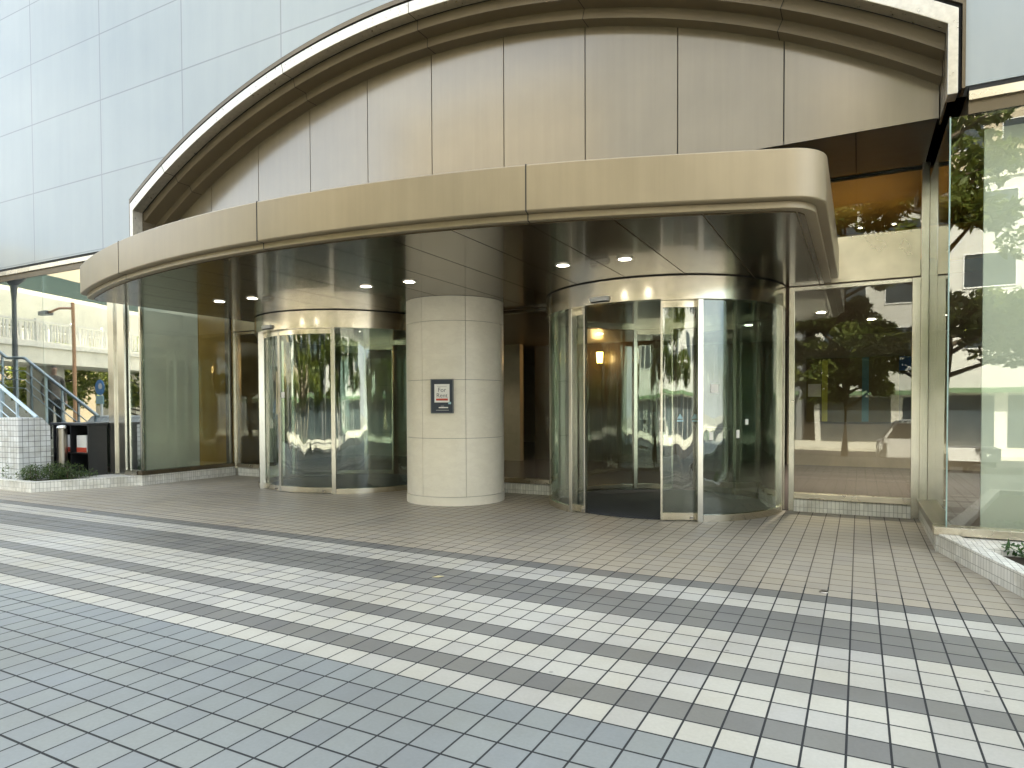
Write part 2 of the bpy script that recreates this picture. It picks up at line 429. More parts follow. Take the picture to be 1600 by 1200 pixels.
# joints across the mouldings
for x in (-11.0, -8.06, -5.63, -3.15, -.74):
    for (r0, r1, y0, y1) in ((11.577, 11.72, YF+.166, YF+.412), (11.452, 11.61, YF+.406, YF+.625), (11.707, 11.87, YF-.053, YF+.142)):
        t = math.asin((x-A)/11.7); dv = .004
        p = [(A+r*math.sin(t+s*dv/11.7), ARC[1]+r*math.cos(t+s*dv/11.7)) for r, s in ((r0,-1),(r0,1),(r1,1),(r1,-1))]
        MB().xprism(p, 'y', y0, y1).build('moulding_joint', M['gap'], B)
# tympanum panels with open joints
YT = YF+.62; ZT = 4.47
xs = [A-HI+.002] + [-10.62+1.2285*k for k in range(9)] + [A+HI-.002]
tp = MB()
for a, b in zip(xs[:-1], xs[1:]):
    a2, b2 = a+.007, b-.007
    top = [(x, z) for x, z in arcpts(11.53, max(a2, A-HI+.01), min(b2, A+HI-.01), 8)]
    tp.xprism([(a2, ZT), (b2, ZT)] + [(x, z) for x, z in top[::-1]], 'y', YT, YT+.03)
tp.build('arch_panel', M['bronze_panel'], B)
top = arcpts(11.7, A-HI+.02, A+HI-.02, 40)
MB().xprism([(A-HI+.02, ZT+.004), (A+HI-.02, ZT+.004)] + top[::-1], 'y', YT+.032, YT+.12).build('panel_backing', M['gap'], B)
# jamb returns of the recess (above the glass heads)
for s, nm in ((-1, 'l'), (1, 'r')):
    x0, x1 = (A+s*HI, A+s*(HI+.02))
    MB().box(min(x0,x1), max(x0,x1), YF+.142, YT+.12, 4.44, 5.16).build('jamb_return', M['bronze_dark'], B)
# recess ceiling behind the tympanum
rc = MB()
xx = [XL, -9.2, -6.8, -4.4, -2.0, -.05, XR]
for a, b in zip(xx[:-1], xx[1:]): rc.box(a+.006, b-.006, YT+.002, YW-.01, ZT+.0, ZT+.04)
rc.build('recess_ceiling', plain('recess_ceiling_bronze', (.035,.028,.02), .5), B)
MB().box(XL, XR, YT+.12, YW+.2, ZT+.045, ZT+.3).build('ceiling_slab', M['gap'], B)

# frame strip under the white wall, glass fronts left and right
def head(x0, x1):
    MB().box(x0, x1, YF+.01, YF+.14, ZB-.055, ZB-.004).build('head_gap', M['gap'], B)
    MB().box(x0, x1, YF-.01, YF+.16, ZB-.14, ZB-.055).build('head_trim', M['steel_sill'], B)
    MB().box(x0, x1, YF+.03, YF+.16, ZB-.26, ZB-.14).build('head_trim', M['bronze_dark'], B)
head(A+HF+.06, 16); head(-40, A-HF-.06)
ZG = ZB-.26
def win(x0, x1, y, z0, z1, glassm, sub=None, name='window', post=.05, sill=True, sillm=None, frame=True):
    """window in an X-parallel plane: frame is the part, pane and sill its sub-parts"""
    f = MB()
    if frame:
        f.box(x0, x0+post, y-.03, y+.06, z0, z1).box(x1-post, x1, y-.03, y+.06, z0, z1)
        f.box(x0+post, x1-post, y-.025, y+.055, z1-.04, z1).box(x0+post, x1-post, y-.025, y+.055, z0, z0+.03)
        fo = f.build(name, M['steel_v'], B)
    else:
        fo = f.box(x0, x1, y-.01, y+.05, z0, z0+.02).build(name, M['steel_dk'], B)
    MB().box(x0+(post if frame else 0), x1-(post if frame else 0), y, y+.012, z0+.02, z1-.02).build('pane', glassm, fo)
    return fo
ZSILL = .25
# right front: frameless corner glass with a stainless sill
w = MB().box(XR-.06, 16, YF-.04, YF+.14, .17, ZSILL).build('window', M['steel_sill'], B, bevel=.004)
MB().box(XR+.058, 16, YF+.05, YF+.062, ZSILL-.004, ZG).build('pane', M['glass_clear'], w)
MB().box(XR+.046, XR+.058, YF+.045, YF+.067, ZSILL, ZG).build('pane_edge', M['glass_edge'], w)
# right side return glass
w = MB().box(XR-.06, XR+.10, YF+.142, YW-.04, .17, ZSILL).build('window', M['steel_dk'], B, bevel=.004)
MB().box(XR+.046, XR+.058, YF+.07, YW-.07, ZSILL-.004, ZG+.02).build('pane', M['glass'], w)
# left side return
w = MB().box(XL-.10, XL+.06, YF-.03, YW-.04, .19, ZSILL+.02).build('window', M['bronze_dark'], B, bevel=.004)
MB().box(XL-.012, XL, YF+.05, YW-.1, ZSILL, 4.44).build('pane', M['glass_clear'], w)
MB().box(XL-.06, XL-.013, YF+.03, YF+.08, ZSILL+.022, 4.44).build('corner_bead', M['steel_v'], w)
# left front panes between posts
w = MB().box(-12.34, XL-.062, YF-.03, YF+.12, .19, ZSILL+.02).build('window', M['steel_sill'], B)
MB().box(-12.30, XL-.065, YF+.05, YF+.062, ZSILL, ZG).build('pane', M['glass_left'], w)
MB().box(-12.78, -12.60, YF-.05, YF+.10, .19, ZG).box(-12.60, -12.34, YF-.01, YF+.10, .19, ZG).build('window_post', M['steel_v'], B, bevel=.004)
xl = -12.78
for k in range(10):
    x1, x0 = xl-2.4*k, xl-2.4*(k+1)
    w = MB().box(x0+.001, x1-.001, YF-.03, YF+.12, .23, ZSILL+.05).build('window', M['steel_sill'], B)
    MB().box(x0+.006, x1-.006, YF+.05, YF+.062, ZSILL+.045, ZG).build('pane', M['glass_left'], w)
# plinths of white mosaic tile
MB().box(XR-.04, XR+.10, YF-.02, YW-.03, -.05, .168).build('plinth', M['tile'], B)
MB().box(XL-.10, XL+.05, YF-.02, YW-.03, -.05, .188).build('plinth', M['tile'], B)
MB().box(XR+.1, 16, YF+.02, YF+.16, -.05, .168).build('plinth', M['tile'], B)
MB().box(-40, XL-.1, YF+.0, YF+.10, -.05, .188).build('plinth', M['tile'], B)

# recessed wall: drum doors at DX, glazed bays between
DR = 1.66; DXR, DXL = -2.60, -8.58; DY = 9.76
for (x0, x1, nm) in ((XL+.06, DXL-DR-.09, 'a'), (DXL+DR+.09, DXR-DR-.09, 'b'), (DXR+DR+.09, XR-.04, 'c')):
    w = MB()
    y = YW
    pz = .25
    w.box(x0, x0+.07, y-.03, y+.08, .0, ZS-.02).box(x1-.09, x1, y-.03, y+.08, .0, ZS-.02)
    w.box(x0+.07, x1-.09, y-.02, y+.07, ZS-.07, ZS-.02)
    wo = w.build('window', M['steel_v'], B, bevel=.003)
    MB().box(x0+.07, x1-.09, y-.05, y+.08, .175, pz).build('sill', M['steel_sill'], wo, bevel=.003)
    MB().box(x0+.07, x1-.09, y, y+.012, pz-.004, ZS-.07).build('pane', M['glass'], wo)
    MB().box(x0+.071, x1-.091, y-.035, y+.07, -.05, .165).build('plinth', M['tile'], B)
# back-wall corner posts, steel panel and clerestory above the canopy
MB().box(XR-.04, XR+.046, YW-.06, YW+.08, ZSILL-.1, ZT).build('corner_post', M['steel_v'], B, bevel=.004)
MB().box(XL, XL+.06, YW-.06, YW+.08, ZSILL-.1, ZT).build('corner_post', M['steel_v'], B, bevel=.004)
xx = [XL+.06, -8.9, -6.1, -3.3, -.9, XR-.042]
for a, b in zip(xx[:-1], xx[1:]):
    MB().box(a+.004, b-.004, YW-.03, YW+.03, ZS, 3.63).build('spandrel_panel', M['steel_panel'], B)
    w = MB().box(a+.004, b-.004, YW-.02, YW+.04, 3.63, 3.66).build('window', M['steel_sill'], B)
    MB().box(a+.004, b-.004, YW, YW+.012, 3.655, ZT).build('pane', M['glass'], w)

# interior
MB().box(-40, 16, YW+.02, 24, -.1, .002).build('lobby_floor', M['floor_in'], B)
MB().box(-40, XL-.12, YF+.17, YW+.019, -.1, .002).build('lobby_floor', M['floor_in'], B)
MB().box(XR+.12, 16, YF+.17, YW+.019, -.1, .002).build('lobby_floor', M['floor_in'], B)
MB().box(-40, 16, YW+.1, 24, 3.09, 3.25).build('lobby_ceiling', M['ceil_in'], B)
MB().box(-40, XL-.2, YF+.2, YW+.1, 4.3, 4.48).box(XR+.2, 16, YF+.2, YW+.1, 4.3, 4.48).build('lobby_ceiling', M['ceil_in'], B)
MB().box(-1.55, 16, 17.4, 17.6, 0, 3.09).build('lobby_wall', M['wall_in'], B)
MB().box(-7.7, -1.55, 18.2, 18.4, 0, 3.09).build('lobby_wall', M['wood'], B)
MB().box(-13.6, -7.95, 15.6, 15.8, 0, 3.09).build('lobby_wall', plain('pale_lobby_wall', (.55,.48,.38), .6, 0, .08), B)
MB().box(-7.9, -3.9, 16.4, 16.6, 0, 3.09).build('lobby_wall', M['wood'], B)
MB().box(-13.8, -13.6, YW+.3, 18.2, 0, 3.09).build('lobby_wall', M['wall_in'], B)
MB().box(16, 16.2, YF, 24, 0, TOP).build('side_wall', M['concrete'], B)
MB().box(-40.2, -40, YF, 24, 0, TOP).build('side_wall', M['concrete'], B)
MB().box(-40, 16, 24, 24.2, 0, TOP).build('rear_wall', M['concrete'], B)
# grey-green blinds behind the left return, amber strip, pale blinds right
MB().box(-12.07, -12.03, YF+.2, 9.05, .1, 4.2).build('blind', M['blind_grey'], B)
MB().box(-12.07, -12.03, 9.07, 9.70, .1, 4.2).build('amber_wall', M['amber'], B)
MB().box(-12.36, -11.95, 9.72, 9.78, .1, 4.2).build('lobby_wall', M['wall_in'], B)
MB().box(1.10, 16, YF+.42, YF+.46, .12, 4.2).build('blind', M['blind'], B)
MB().box(-40, -12.4, 9.4, 9.5, 0, 4.3).build('lobby_wall', M['blind_grey'], B)
# upper room with amber wall
MB().box(-12, XR+.1, YW+.1, 13.4, 3.252, 3.3).build('upper_floor', M['floor_in'], B)
MB().box(-12, 4, 13.2, 13.4, 3.3, 4.46).build('amber_wall', M['amber'], B)
MB().box(-12, 4, YW+.21, 13.4, 4.46, 4.5).build('upper_ceiling', M['bronze_dark'], B)
MB().box(3.8, 4, YW+.1, 13.2, 3.3, 4.46).build('amber_wall', M['amber'], B)

# ------------------------------------------------------------------ canopy
C = thing('entrance_canopy', 'long bowed champagne metal canopy with rounded ends over both drum doors', 'canopy', (A, 7.2, ZS))
CC, CR = (-5.523, 16.685), 11.93
XA, XB = -10.3, -.247
def canopy_plan(inset=0.0, rad=.42):
    r = CR-inset; xa, xb = XA+inset, XB-inset; rads = {1: rad-inset*.6, -1: .3-inset*.6}
    def corner(x, s):
        # fillet between arc (radius r) and the line X=x; s=+1 right
        rad = rads[s]; cx = x - s*rad; d = r-rad
        cy = CC[1]-math.sqrt(d*d-(cx-CC[0])**2)
        a_arc = math.atan2(cx-CC[0], -(cy-CC[1]))   # angle from -Y
        n = 12; pts = []
        for i in range(n+1):
            t = a_arc + (s*PI/2-a_arc)*i/n
            pts.append((cx+rad*math.sin(t), cy-rad*math.cos(t)))
        return pts, a_arc
    rp, ar = corner(xb, 1); lp, al = corner(xa, -1)
    arc = []
    n = 64
    for i in range(1, n):
        t = al+(ar-al)*i/n; arc.append((CC[0]+r*math.sin(t), CC[1]-r*math.cos(t)))
    yb = YW-.035
    # the right end is a little fuller than the circle
    f = lambda p: (p[0], p[1] - .07*max(0, (min(p[0], -.25)+1.6)/1.35)**2 if p[1] < 8 else p[1])
    return [(xa, yb)] + [f(p) for p in lp[::-1] + arc + rp] + [(xb, yb)]
ZC0, ZC1 = 3.13, 3.53
MB().xprism(canopy_plan(), 'z', ZC0, ZC1).build('fascia', M['champagne'], C, smooth=True, bevel=.012)
MB().xprism(canopy_plan(.085), 'z', ZS+.002, ZC0-.001).build('lower_band', M['champagne'], C, smooth=True, bevel=.004)
# soffit strips parallel to the depth of the canopy, open joints between
pl = canopy_plan(.16)
def ylow(x):
    best = None
    for (a, b) in zip(pl[:-1], pl[1:]):
        if min(a[0], b[0]) <= x <= max(a[0], b[0]) and abs(a[0]-b[0]) > 1e-6:
            y = a[1]+(b[1]-a[1])*(x-a[0])/(b[0]-a[0]); best = y if best is None else min(best, y)
    return best if best is not None else 9.0
seams = [-.47-.7085*k for k in range(16)]
edges = [XB-.165] + [x for x in seams if x > XA+.3] + [XA+.165]
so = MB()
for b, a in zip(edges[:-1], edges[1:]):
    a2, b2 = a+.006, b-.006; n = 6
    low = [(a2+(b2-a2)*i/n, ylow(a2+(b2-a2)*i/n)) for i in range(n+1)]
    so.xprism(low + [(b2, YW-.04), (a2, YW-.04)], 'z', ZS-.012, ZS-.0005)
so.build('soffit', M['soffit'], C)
# fascia joints
for x in (-8.19, -5.40, -2.55):
    t = math.asin((x-CC[0])/CR)
    for (r, z0, z1) in ((CR+.0025, ZC0-.002, ZC1+.002), (CR-.083, ZS, ZC0)):
        p = [(CC[0]+rr*math.sin(t+s*.005/CR), CC[1]-rr*math.cos(t+s*.005/CR)) for rr, s in ((r,-1),(r,1),(r-.2,1),(r-.2,-1))]
        MB().xprism(p, 'z', z0, z1).build('fascia_joint', M['gap'], C)

# downlights
def downlight(x, y, z, label, group, r=.068):
    t = thing('downlight', label, 'downlight', (x, y, z), group)
    MB().arcwall(x, y, r, r+.022, 0, 360, z-.012, z-.001, 28).build('trim_ring', M['lightring'], t, smooth=True)
    MB().lathe(x, y, [(r-.001, z-.006), (r-.001, z-.0015)], 24).build('lamp', M['light'], t)
    return t
dl = ['first of six canopy downlights from the left, before the left drum door', 'second canopy downlight from the left, beside the left drum door',
      'third canopy downlight from the left, between left drum and column', 'fourth canopy downlight from the left, just over the stone column',
      'fifth canopy downlight from the left, over the left edge of the right drum door', 'rightmost canopy downlight, in front of the right drum door']
for (x, y), lb in zip([(-8.55,6.81),(-7.89,6.85),(-5.80,6.9),(-5.11,6.92),(-2.99,6.96),(-2.27,6.99)], dl):
    downlight(x, y, ZS-.012, lb, 'recessed downlights in the canopy soffit')

# ------------------------------------------------------------------ stone column
PX, PY, PRR = -5.585, 8.74, .755
P = thing('stone_column', 'thick round cream stone column between the two drum doors', 'column', (PX, PY, 0))
MB().lathe(PX, PY, [(PRR-.02, .0), (PRR-.02, ZS-.014)], 96).build('joint_core', M['stone_joint'], P, smooth=True)
az = math.degrees(math.atan2(-PX, -PY))   # not used for geometry beyond seam phase
view = math.degrees(math.atan2(0-PX, PY-0))  # towards camera, measured like arcwall
rows = [(0.132, .983), (.989, 1.838), (1.844, 2.695), (2.701, ZS-.016)]
cp = MB()
for z0, z1 in rows:
    for k in range(7):
        a0 = view-40+k*360/7; g = .24
        cp.arcwall(PX, PY, PRR-.03, PRR, a0+g, a0+360/7-g, z0, z1, 16)
cp.build('stone_cladding', M['stone'], P, smooth=True)
MB().arcwall(PX, PY, PRR-.06, PRR+.008, 0, 360, -.02, .126, 96).build('plinth', M['stone'], P, smooth=True)
MB().box(-.03, .03, -.012, 0, -.02, .02)
# sign on column
sa = R(view-14.3)
Sloc = Vector((PX+(PRR+.016)*math.sin(sa), PY-(PRR+.016)*math.cos(sa), 1.60))
S = thing('notice_sign', 'small navy framed for rent notice fixed to the cream stone column', 'sign', Sloc)
def flat(x0, x1, z0, z1, d0, d1, name, mat, parent=None):
    o = MB().box(x0, x1, -d1, -d0, z0, z1); me = o.build(name, mat)
    me.parent = parent; return me
flat(-.163, .163, -.243, .243, -.014, .014, 'board', M['navy'], S)
rim = MB().box(-.168, -.158, -.022, .014, -.248, .248).box(.158, .168, -.022, .014, -.248, .248).box(-.158, .158, -.022, .014, .238, .248).box(-.158, .158, -.022, .014, -.248, -.238).build('frame', M['grey_metal']); rim.parent = S
flat(-.113, .113, -.09, .175, .0145, .017, 'poster', M['paper'], S)
flat(-.088, .088, -.063, -.033, .0175, .019, 'red_bar', M['red'], S)
flat(-.07, .07, .137, .143, .0175, .0185, 'text_line', M['ink_lt'], S)
flat(-.05, .09, -.172, -.156, .0145, .0165, 'text_line', M['paper'], S)
flat(-.02, .03, -.146, -.14, .0145, .0165, 'text_line', M['ink_lt'], S)
flat(-.09, .1, -.205, -.199, .0145, .0165, 'text_line', M['ink_lt'], S)
flat(.095, .135, -.115, -.082, .017, .022, 'sticker', M['cyan'], S)
def text(body, size, loc, mat, parent, name='lettering'):
    cu = bpy.data.curves.new(name, 'FONT'); cu.body = body; cu.size = size; cu.align_x = 'CENTER'; cu.extrude = .001
    o = bpy.data.objects.new(name, cu); cu.materials.append(mat); col.objects.link(o)
    dg = bpy.context.evaluated_depsgraph_get(); me = bpy.data.meshes.new_from_object(o.evaluated_get(dg))
    bpy.data.objects.remove(o); m2 = bpy.data.objects.new(name, me); col.objects.link(m2)
    me.transform(Matrix.Translation(loc) @ Matrix.Rotation(R(90), 4, 'X')); m2.parent = parent; return m2
text('For', .088, (0, -.0185, .062), M['ink'], S)
text('Rent', .088, (0, -.0185, -.018), M['ink'], S)
S.rotation_euler.z = sa

# ------------------------------------------------------------------ drum doors
def drum(cx, label, leaves, name='drum_door'):
    t = thing(name, label, 'drum door', (cx, DY, 0))
    ZH = 2.765
    MB().arcwall(cx, DY, DR-.1, DR+.06, -180, 180, ZH, ZS-.026, 120).build('header_band', M['steel_h'], t, smooth=True)
    MB().arcwall(cx, DY, DR-.05, DR+.045, -180, 180, ZS-.026, ZS-.0125, 90).build('shadow_gap', M['gap'], t)
    MB().lathe(cx, DY, [(DR-.1, ZH+.05), (DR-.1, ZH+.07)], 64).build('drum_ceiling', M['soffit'], t)
    MB().lathe(cx, DY, [(DR-.12, .004), (DR-.12, .014)], 64).build('floor_mat', M['mat'], t)
    for base in (0, 180):
        for s in (-1, 1):
            a = base+s*31
            MB().arcwall(cx, DY, DR-.07, DR+.03, a-1.15, a+1.15, -.02, ZH, 3).build('post', M['steel_v'], t, bevel=.003)
    # fixed curved side glass from post round to the recessed wall and on to the rear posts
    for s in (-1, 1):
        a0, a1 = (32.3, 147.7) if s > 0 else (-147.7, -32.3)
        g = MB().arcwall(cx, DY, DR-.01, DR+.002, a0, a1, .085, ZH-.002, 40).build('side_glass', M['glass_drum'], t, smooth=True)
        MB().arcwall(cx, DY, DR-.035, DR+.025, a0, a1, -.02, .087, 40).build('kick_plate', M['steel_h'], g, smooth=True)
        for aj in (85.2, 94.8):
            MB().arcwall(cx, DY, DR-.05, DR+.035, s*aj-1.1, s*aj+1.1, -.02, ZH, 3).build('wall_post', M['steel_v'], t, bevel=.003)
    def leaf(a0, a1, r, stile):
        g = MB().arcwall(cx, DY, r-.006, r+.006, a0, a1, .10, ZH-.085, 16).build('sliding_leaf', M['glass_drum'], t, smooth=True)
        MB().arcwall(cx, DY, r-.02, r+.02, a0, a1, .012, .102, 16).build('kick_plate', M['steel_h'], g, smooth=True)
        MB().arcwall(cx, DY, r-.02, r+.02, a0, a1, ZH-.087, ZH-.004, 16).build('top_rail', M['steel_h'], g, smooth=True)
        for e in stile:
            MB().arcwall(cx, DY, r-.022, r+.022, e-.45, e+.45, .012, ZH-.004, 2).build('stile', M['steel_v'], g)
        MB().arcwall(cx, DY, r+.021, r+.04, a0+(a1-a0)*.82-.5, a0+(a1-a0)*.82+.5, .03, .06, 2).build('lock', M['steel_dk'], g)
    for a0, a1, st in leaves: leaf(a0, a1, DR-.085, st)
    # rear leaves parked half open
    leaf(150, 172, DR-.085, (171.5,)); leaf(-172, -150, DR-.085, (-171.5,))
    # door sensor on the header
    MB().arcwall(cx, DY, DR+.06, DR+.11, -16.2, -7.6, ZH+.028, ZH+.082, 6).build('sensor', M['white'], t, bevel=.004)
    MB().arcwall(cx, DY, DR+.06, DR+.10, -15.8, -8.0, ZH+.01, ZH+.027, 6).build('sensor_lens', M['black'], t)
    return t
DRr = drum(DXR, 'right curved glass drum door standing half open, nearer the corner window', [(-31, -24.4, (-24.6,)), (14.6, 31, (14.8,))])
DLl = drum(DXL, 'left curved glass drum door with closed leaves, left of the stone column', [(-31, -8.4, (-8.6,)), (-7.9, 31, (-7.5,))])
def sticker(cx, a, z, w, h, mat, r, par, name='sticker'):
    da = math.degrees(w/2/r); MB().arcwall(cx, DY, r, r+.003, a-da, a+da, z-h/2, z+h/2, 3).build(name, mat, par)
sticker(DXR, 37.5, 1.66, .10, .11, M['paper'], DR+.0025, DRr)
sticker(DXR, 36, 1.07, .05, .10, M['paper'], DR+.0025, DRr)
sticker(DXR, 49, 1.09, .045, .10, M['paper'], DR+.0025, DRr)
sticker(DXR, 23, 1.26, .075, .022, M['cyan'], DR-.077, DRr)
sticker(DXR, 29.5, 1.26, .055, .022, M['cyan'], DR-.077, DRr)
sticker(DXR, 54, 1.24, .05, .07, M['paper'], DR+.0025, DRr)
sticker(DXL, -4.8, 1.66, .085, .10, M['paper'], DR-.077, DLl)
for a in (23, 29.5):
    r = DR-.076; ta = R(a); m = MB(); da = .035/r
    f = lambda t, z: (DXR+r*math.sin(t), DY-r*math.cos(t), z)
    g = lambda t, z: (DXR+(r+.004)*math.sin(t), DY-(r+.004)*math.cos(t), z)
    m.add([f(ta-da,1.285), f(ta+da,1.285), f(ta,1.35), g(ta-da,1.285), g(ta+da,1.285), g(ta,1.35)], [(0,1,2),(5,4,3),(0,3,4,1),(1,4,5,2),(2,5,3,0)]).build('warning_triangle', M['cyan'], DRr)

# ------------------------------------------------------------------ interior things
def wall_lamp(x, y, z, label):
    t = thing('wall_lamp', label, 'wall lamp', (x, y, z))
    MB().lathe(x, y, [(.07, z), (.09, z+.28)], 20).build('shade', M['amberlamp'], t, smooth=True)
    MB().lathe(x, y, [(.03, z-.05), (.05, z-.001)], 16).build('bracket', M['steel_dk'], t)
    li = bpy.data.lights.new('lamp_light', 'POINT'); li.energy = 5; li.color = (1,.6,.25); li.shadow_soft_size = .12
    lo = bpy.data.objects.new('lamp_light', li); col.objects.link(lo); lo.location = (x, y-.25, z+.15)
wall_lamp(-5.9, 16.1, 2.55, 'amber lamp glowing on the dark wood lobby wall inside the right drum door')
n_ = 0
names = ['front left', 'front middle', 'front right', 'rear left', 'rear middle', 'rear right']
for j, y in enumerate((11.6, 14.2)):
    for i, x in enumerate((-8.6, -5.2, -2.0)):
        tt = downlight(x, y, 3.088, 'lobby ceiling downlight, %s of the six, seen through the glass doors' % names[j*3+i], 'downlights in the lobby ceiling', .075)
        li = bpy.data.lights.new('downlight_beam', 'SPOT'); li.energy = 7; li.color = (1,.86,.65); li.spot_size = R(120); li.spot_blend = .6; li.shadow_soft_size = .07
        lo = bpy.data.objects.new('downlight_beam', li); col.objects.link(lo); lo.location = (x, y, 3.05)
for i, x in enumerate((-.5, 0.0, .5)):
    t = downlight(x, 12.75, 4.459, 'tiny ceiling downlight over the amber upper wall, %s' % ['leftmost of the three', 'middle of the three', 'rightmost of the three'][i], 'downlights over the amber upper wall', .03)
    li = bpy.data.lights.new('downlight_beam', 'SPOT'); li.energy = 10; li.color = (1,.72,.36); li.spot_size = R(110); li.spot_blend = .7; li.shadow_soft_size = .03
    lo = bpy.data.objects.new('downlight_beam', li); col.objects.link(lo); lo.location = (x, 12.75, 4.43)
for (x, y) in ((.2, 14.4), (2.2, 13.6), (-.6, 12.9)):
    li = bpy.data.lights.new('downlight_beam', 'SPOT'); li.energy = 95; li.color = (1,.86,.65); li.spot_size = R(130); li.spot_blend = .6; li.shadow_soft_size = .07
    lo = bpy.data.objects.new('downlight_beam', li); col.objects.link(lo); lo.location = (x, y, 3.05)
    downlight(x, y, 3.088, 'lobby ceiling downlight behind the right hand window, %s' % {.2: 'farthest in', 2.2: 'over the corner shop', -.6: 'nearest the drum'}[x], 'downlights in the lobby ceiling', .075)
# notice board deep inside behind the right window
NB = thing('display_board', 'dark olive display board with yellow and blue stripes inside the right window', 'board', (.0, 17.35, 1.6))
MB().box(-1.12, 1.16, 17.33, 17.39, 1.05, 2.55).build('board', plain('olive_board', (.13,.105,.035), .5), NB)
MB().box(-.78, -.66, 17.32, 17.329, 1.06, 2.5).build('yellow_stripe', plain('yellow_stripe', (.55,.55,.06), .5), NB)
MB().box(.06, .2, 17.32, 17.329, 1.06, 2.54).build('blue_stripe', plain('blue_stripe', (.10,.25,.30), .5), NB)
MB().box(.80, 1.13, 17.32, 17.329, 2.22, 2.54).build('blue_square', plain('blue_square', (.02,.10,.32), .5), NB)
MB().box(.80, 1.13, 17.32, 17.329, 1.06, 2.21).build('dark_panel', plain('dark_panel', (.035,.03,.025), .5), NB)
MB().box(-1.08, -.80, 17.32, 17.329, 1.65, 1.95).build('white_notice', M['paper'], NB)
# stand of folders in the lobby (behind the open leaf)
ST = thing('reception_stand', 'slim dark lobby stand on thin legs seen through the open right drum door', 'stand', (-2.75, 14.6, 0))
MB().box(-3.05, -2.45, 14.4, 14.8, .92, .98).build('top', M['black'], ST)
MB().box(-3.0, -2.5, 14.42, 14.45, .62, .9).build('panel', M['navy'], ST)
for x in (-3.0, -2.5):
    for y in (14.44, 14.76): MB().box(x-.015, x+.015, y-.015, y+.015, 0, .92).build('leg', M['steel_dk'], ST)
# black rack in front of the far left shop glass
CB = thing('display_cabinet', 'black open fronted rack with pale boxes standing behind the steel bollard', 'cabinet', (-13.4, 7.45, .1))
x0, x1, ya, yb = -13.98, -12.80, 7.28, 7.62
MB().box(x0, x1, yb-.03, yb, .1, 1.12).box(x0, x0+.04, ya, yb-.03, .1, 1.12).box(x1-.04, x1, ya, yb-.03, .1, 1.12).build('body', M['black'], CB)
MB().box(x0-.03, x1+.03, ya-.04, yb+.01, 1.121, 1.17).build('top', M['black'], CB, bevel=.006)
for z in (.2, .58): MB().box(x0+.04, x1-.04, ya+.01, yb-.031, z, z+.025).build('shelf', M['black'], CB)
MB().box((x0+x1)/2-.02, (x0+x1)/2+.02, ya, yb-.031, .226, .579).build('divider', M['black'], CB)
MB().box((x0+x1)/2-.02, (x0+x1)/2+.02, ya, yb-.031, .606, 1.12).build('divider', M['black'], CB)
for x, lb in ((-13.66, 'white box with a red lower edge in the black rack, left of the pair'), (-13.12, 'white box with a red lower edge in the black rack, right of the pair')):
    bx = MB().box(x-.16, x+.16, ya+.05, ya+.25, .606, .93).build('storage_box', M['paper']); tag(bx, lb, 'box', 'boxes in the black rack')
    MB().box(x-.16, x+.16, ya+.045, ya+.049, .61, .70).build('red_edge', M['red'], bx)

# ------------------------------------------------------------------ planters
def ring_kerb(name, pts, label, w=.13, h=.18):
    t = thing(name, label, 'planter', (pts[0][0], pts[0][1], 0)); return t
PLN = thing('planter', 'low white tiled planter splaying out left of the entrance, holding a dark shrub', 'planter', (-12.6, 6.2, 0))
k = [(-11.93, 7.68), (-12.62, 6.20), (-30, 6.20), (-30, 6.33), (-12.70, 6.33), (-12.06, 7.68)]
MB().xprism(k, 'z', -.02, .18).build('kerb', M['tile'], PLN, bevel=.006)
MB().xprism([(-12.07, 7.68), (-12.70, 6.34), (-30, 6.34), (-30, 7.68)], 'z', -.01, .13).build('soil_bed', M['soil'], PLN)
MB().xprism([(-12.1, 7.67), (-12.35, 7.1), (-14.2, 7.1), (-14.2, 7.67)], 'z', .131, .175).build('mortar_bed', M['mortar'], PLN)
PRN = thing('planter', 'low white tiled planter angling out below the right corner window, with ivy', 'planter', (.75, 7.6, 0))
k = [(.70, 7.655), (1.10, 6.11), (1.75, 3.4), (16, 3.4), (16, 3.53), (1.86, 3.53), (1.23, 6.14), (.87, 7.655)]
MB().xprism(k, 'z', -.02, .18).build('kerb', M['tile'], PRN, bevel=.006)
MB().xprism([(.88, 7.655), (1.235, 6.14), (1.865, 3.54), (16, 3.54), (16, 7.655)], 'z', -.01, .11).build('soil_bed', M['soil'], PRN)
MB().xprism([(.885, 7.65), (1.0, 7.15), (16, 7.15), (16, 7.65)], 'z', .111, .16).build('mortar_bed', M['tile'], PRN)

def leafcloud(n, centers, size, flat=.6, seed=1, lw=.55):
    rnd = random.Random(seed); mb = MB()
    for i in range(n):
        c, r = rnd.choice(centers)
        while True:
            p = Vector((rnd.uniform(-1,1), rnd.uniform(-1,1), rnd.uniform(-1,1)))
            if p.length <= 1: break
        d = p.length; p = p.normalized()*(d**.45)
        q = Vector(c)+Vector((p.x*r[0], p.y*r[1], p.z*r[2]))
        s = size*rnd.uniform(.6, 1.35)
        a = Vector((rnd.gauss(0,1), rnd.gauss(0,1), rnd.gauss(0,flat))).normalized()
        b = a.cross(Vector((rnd.gauss(0,.6), rnd.gauss(0,.6), 1))).normalized()
        mb.add([q-a*s, q-b*s*lw*.8-a*s*.1, q+a*s, q+b*s*lw*.8-a*s*.1], [(0,1,2,3)])
    return mb

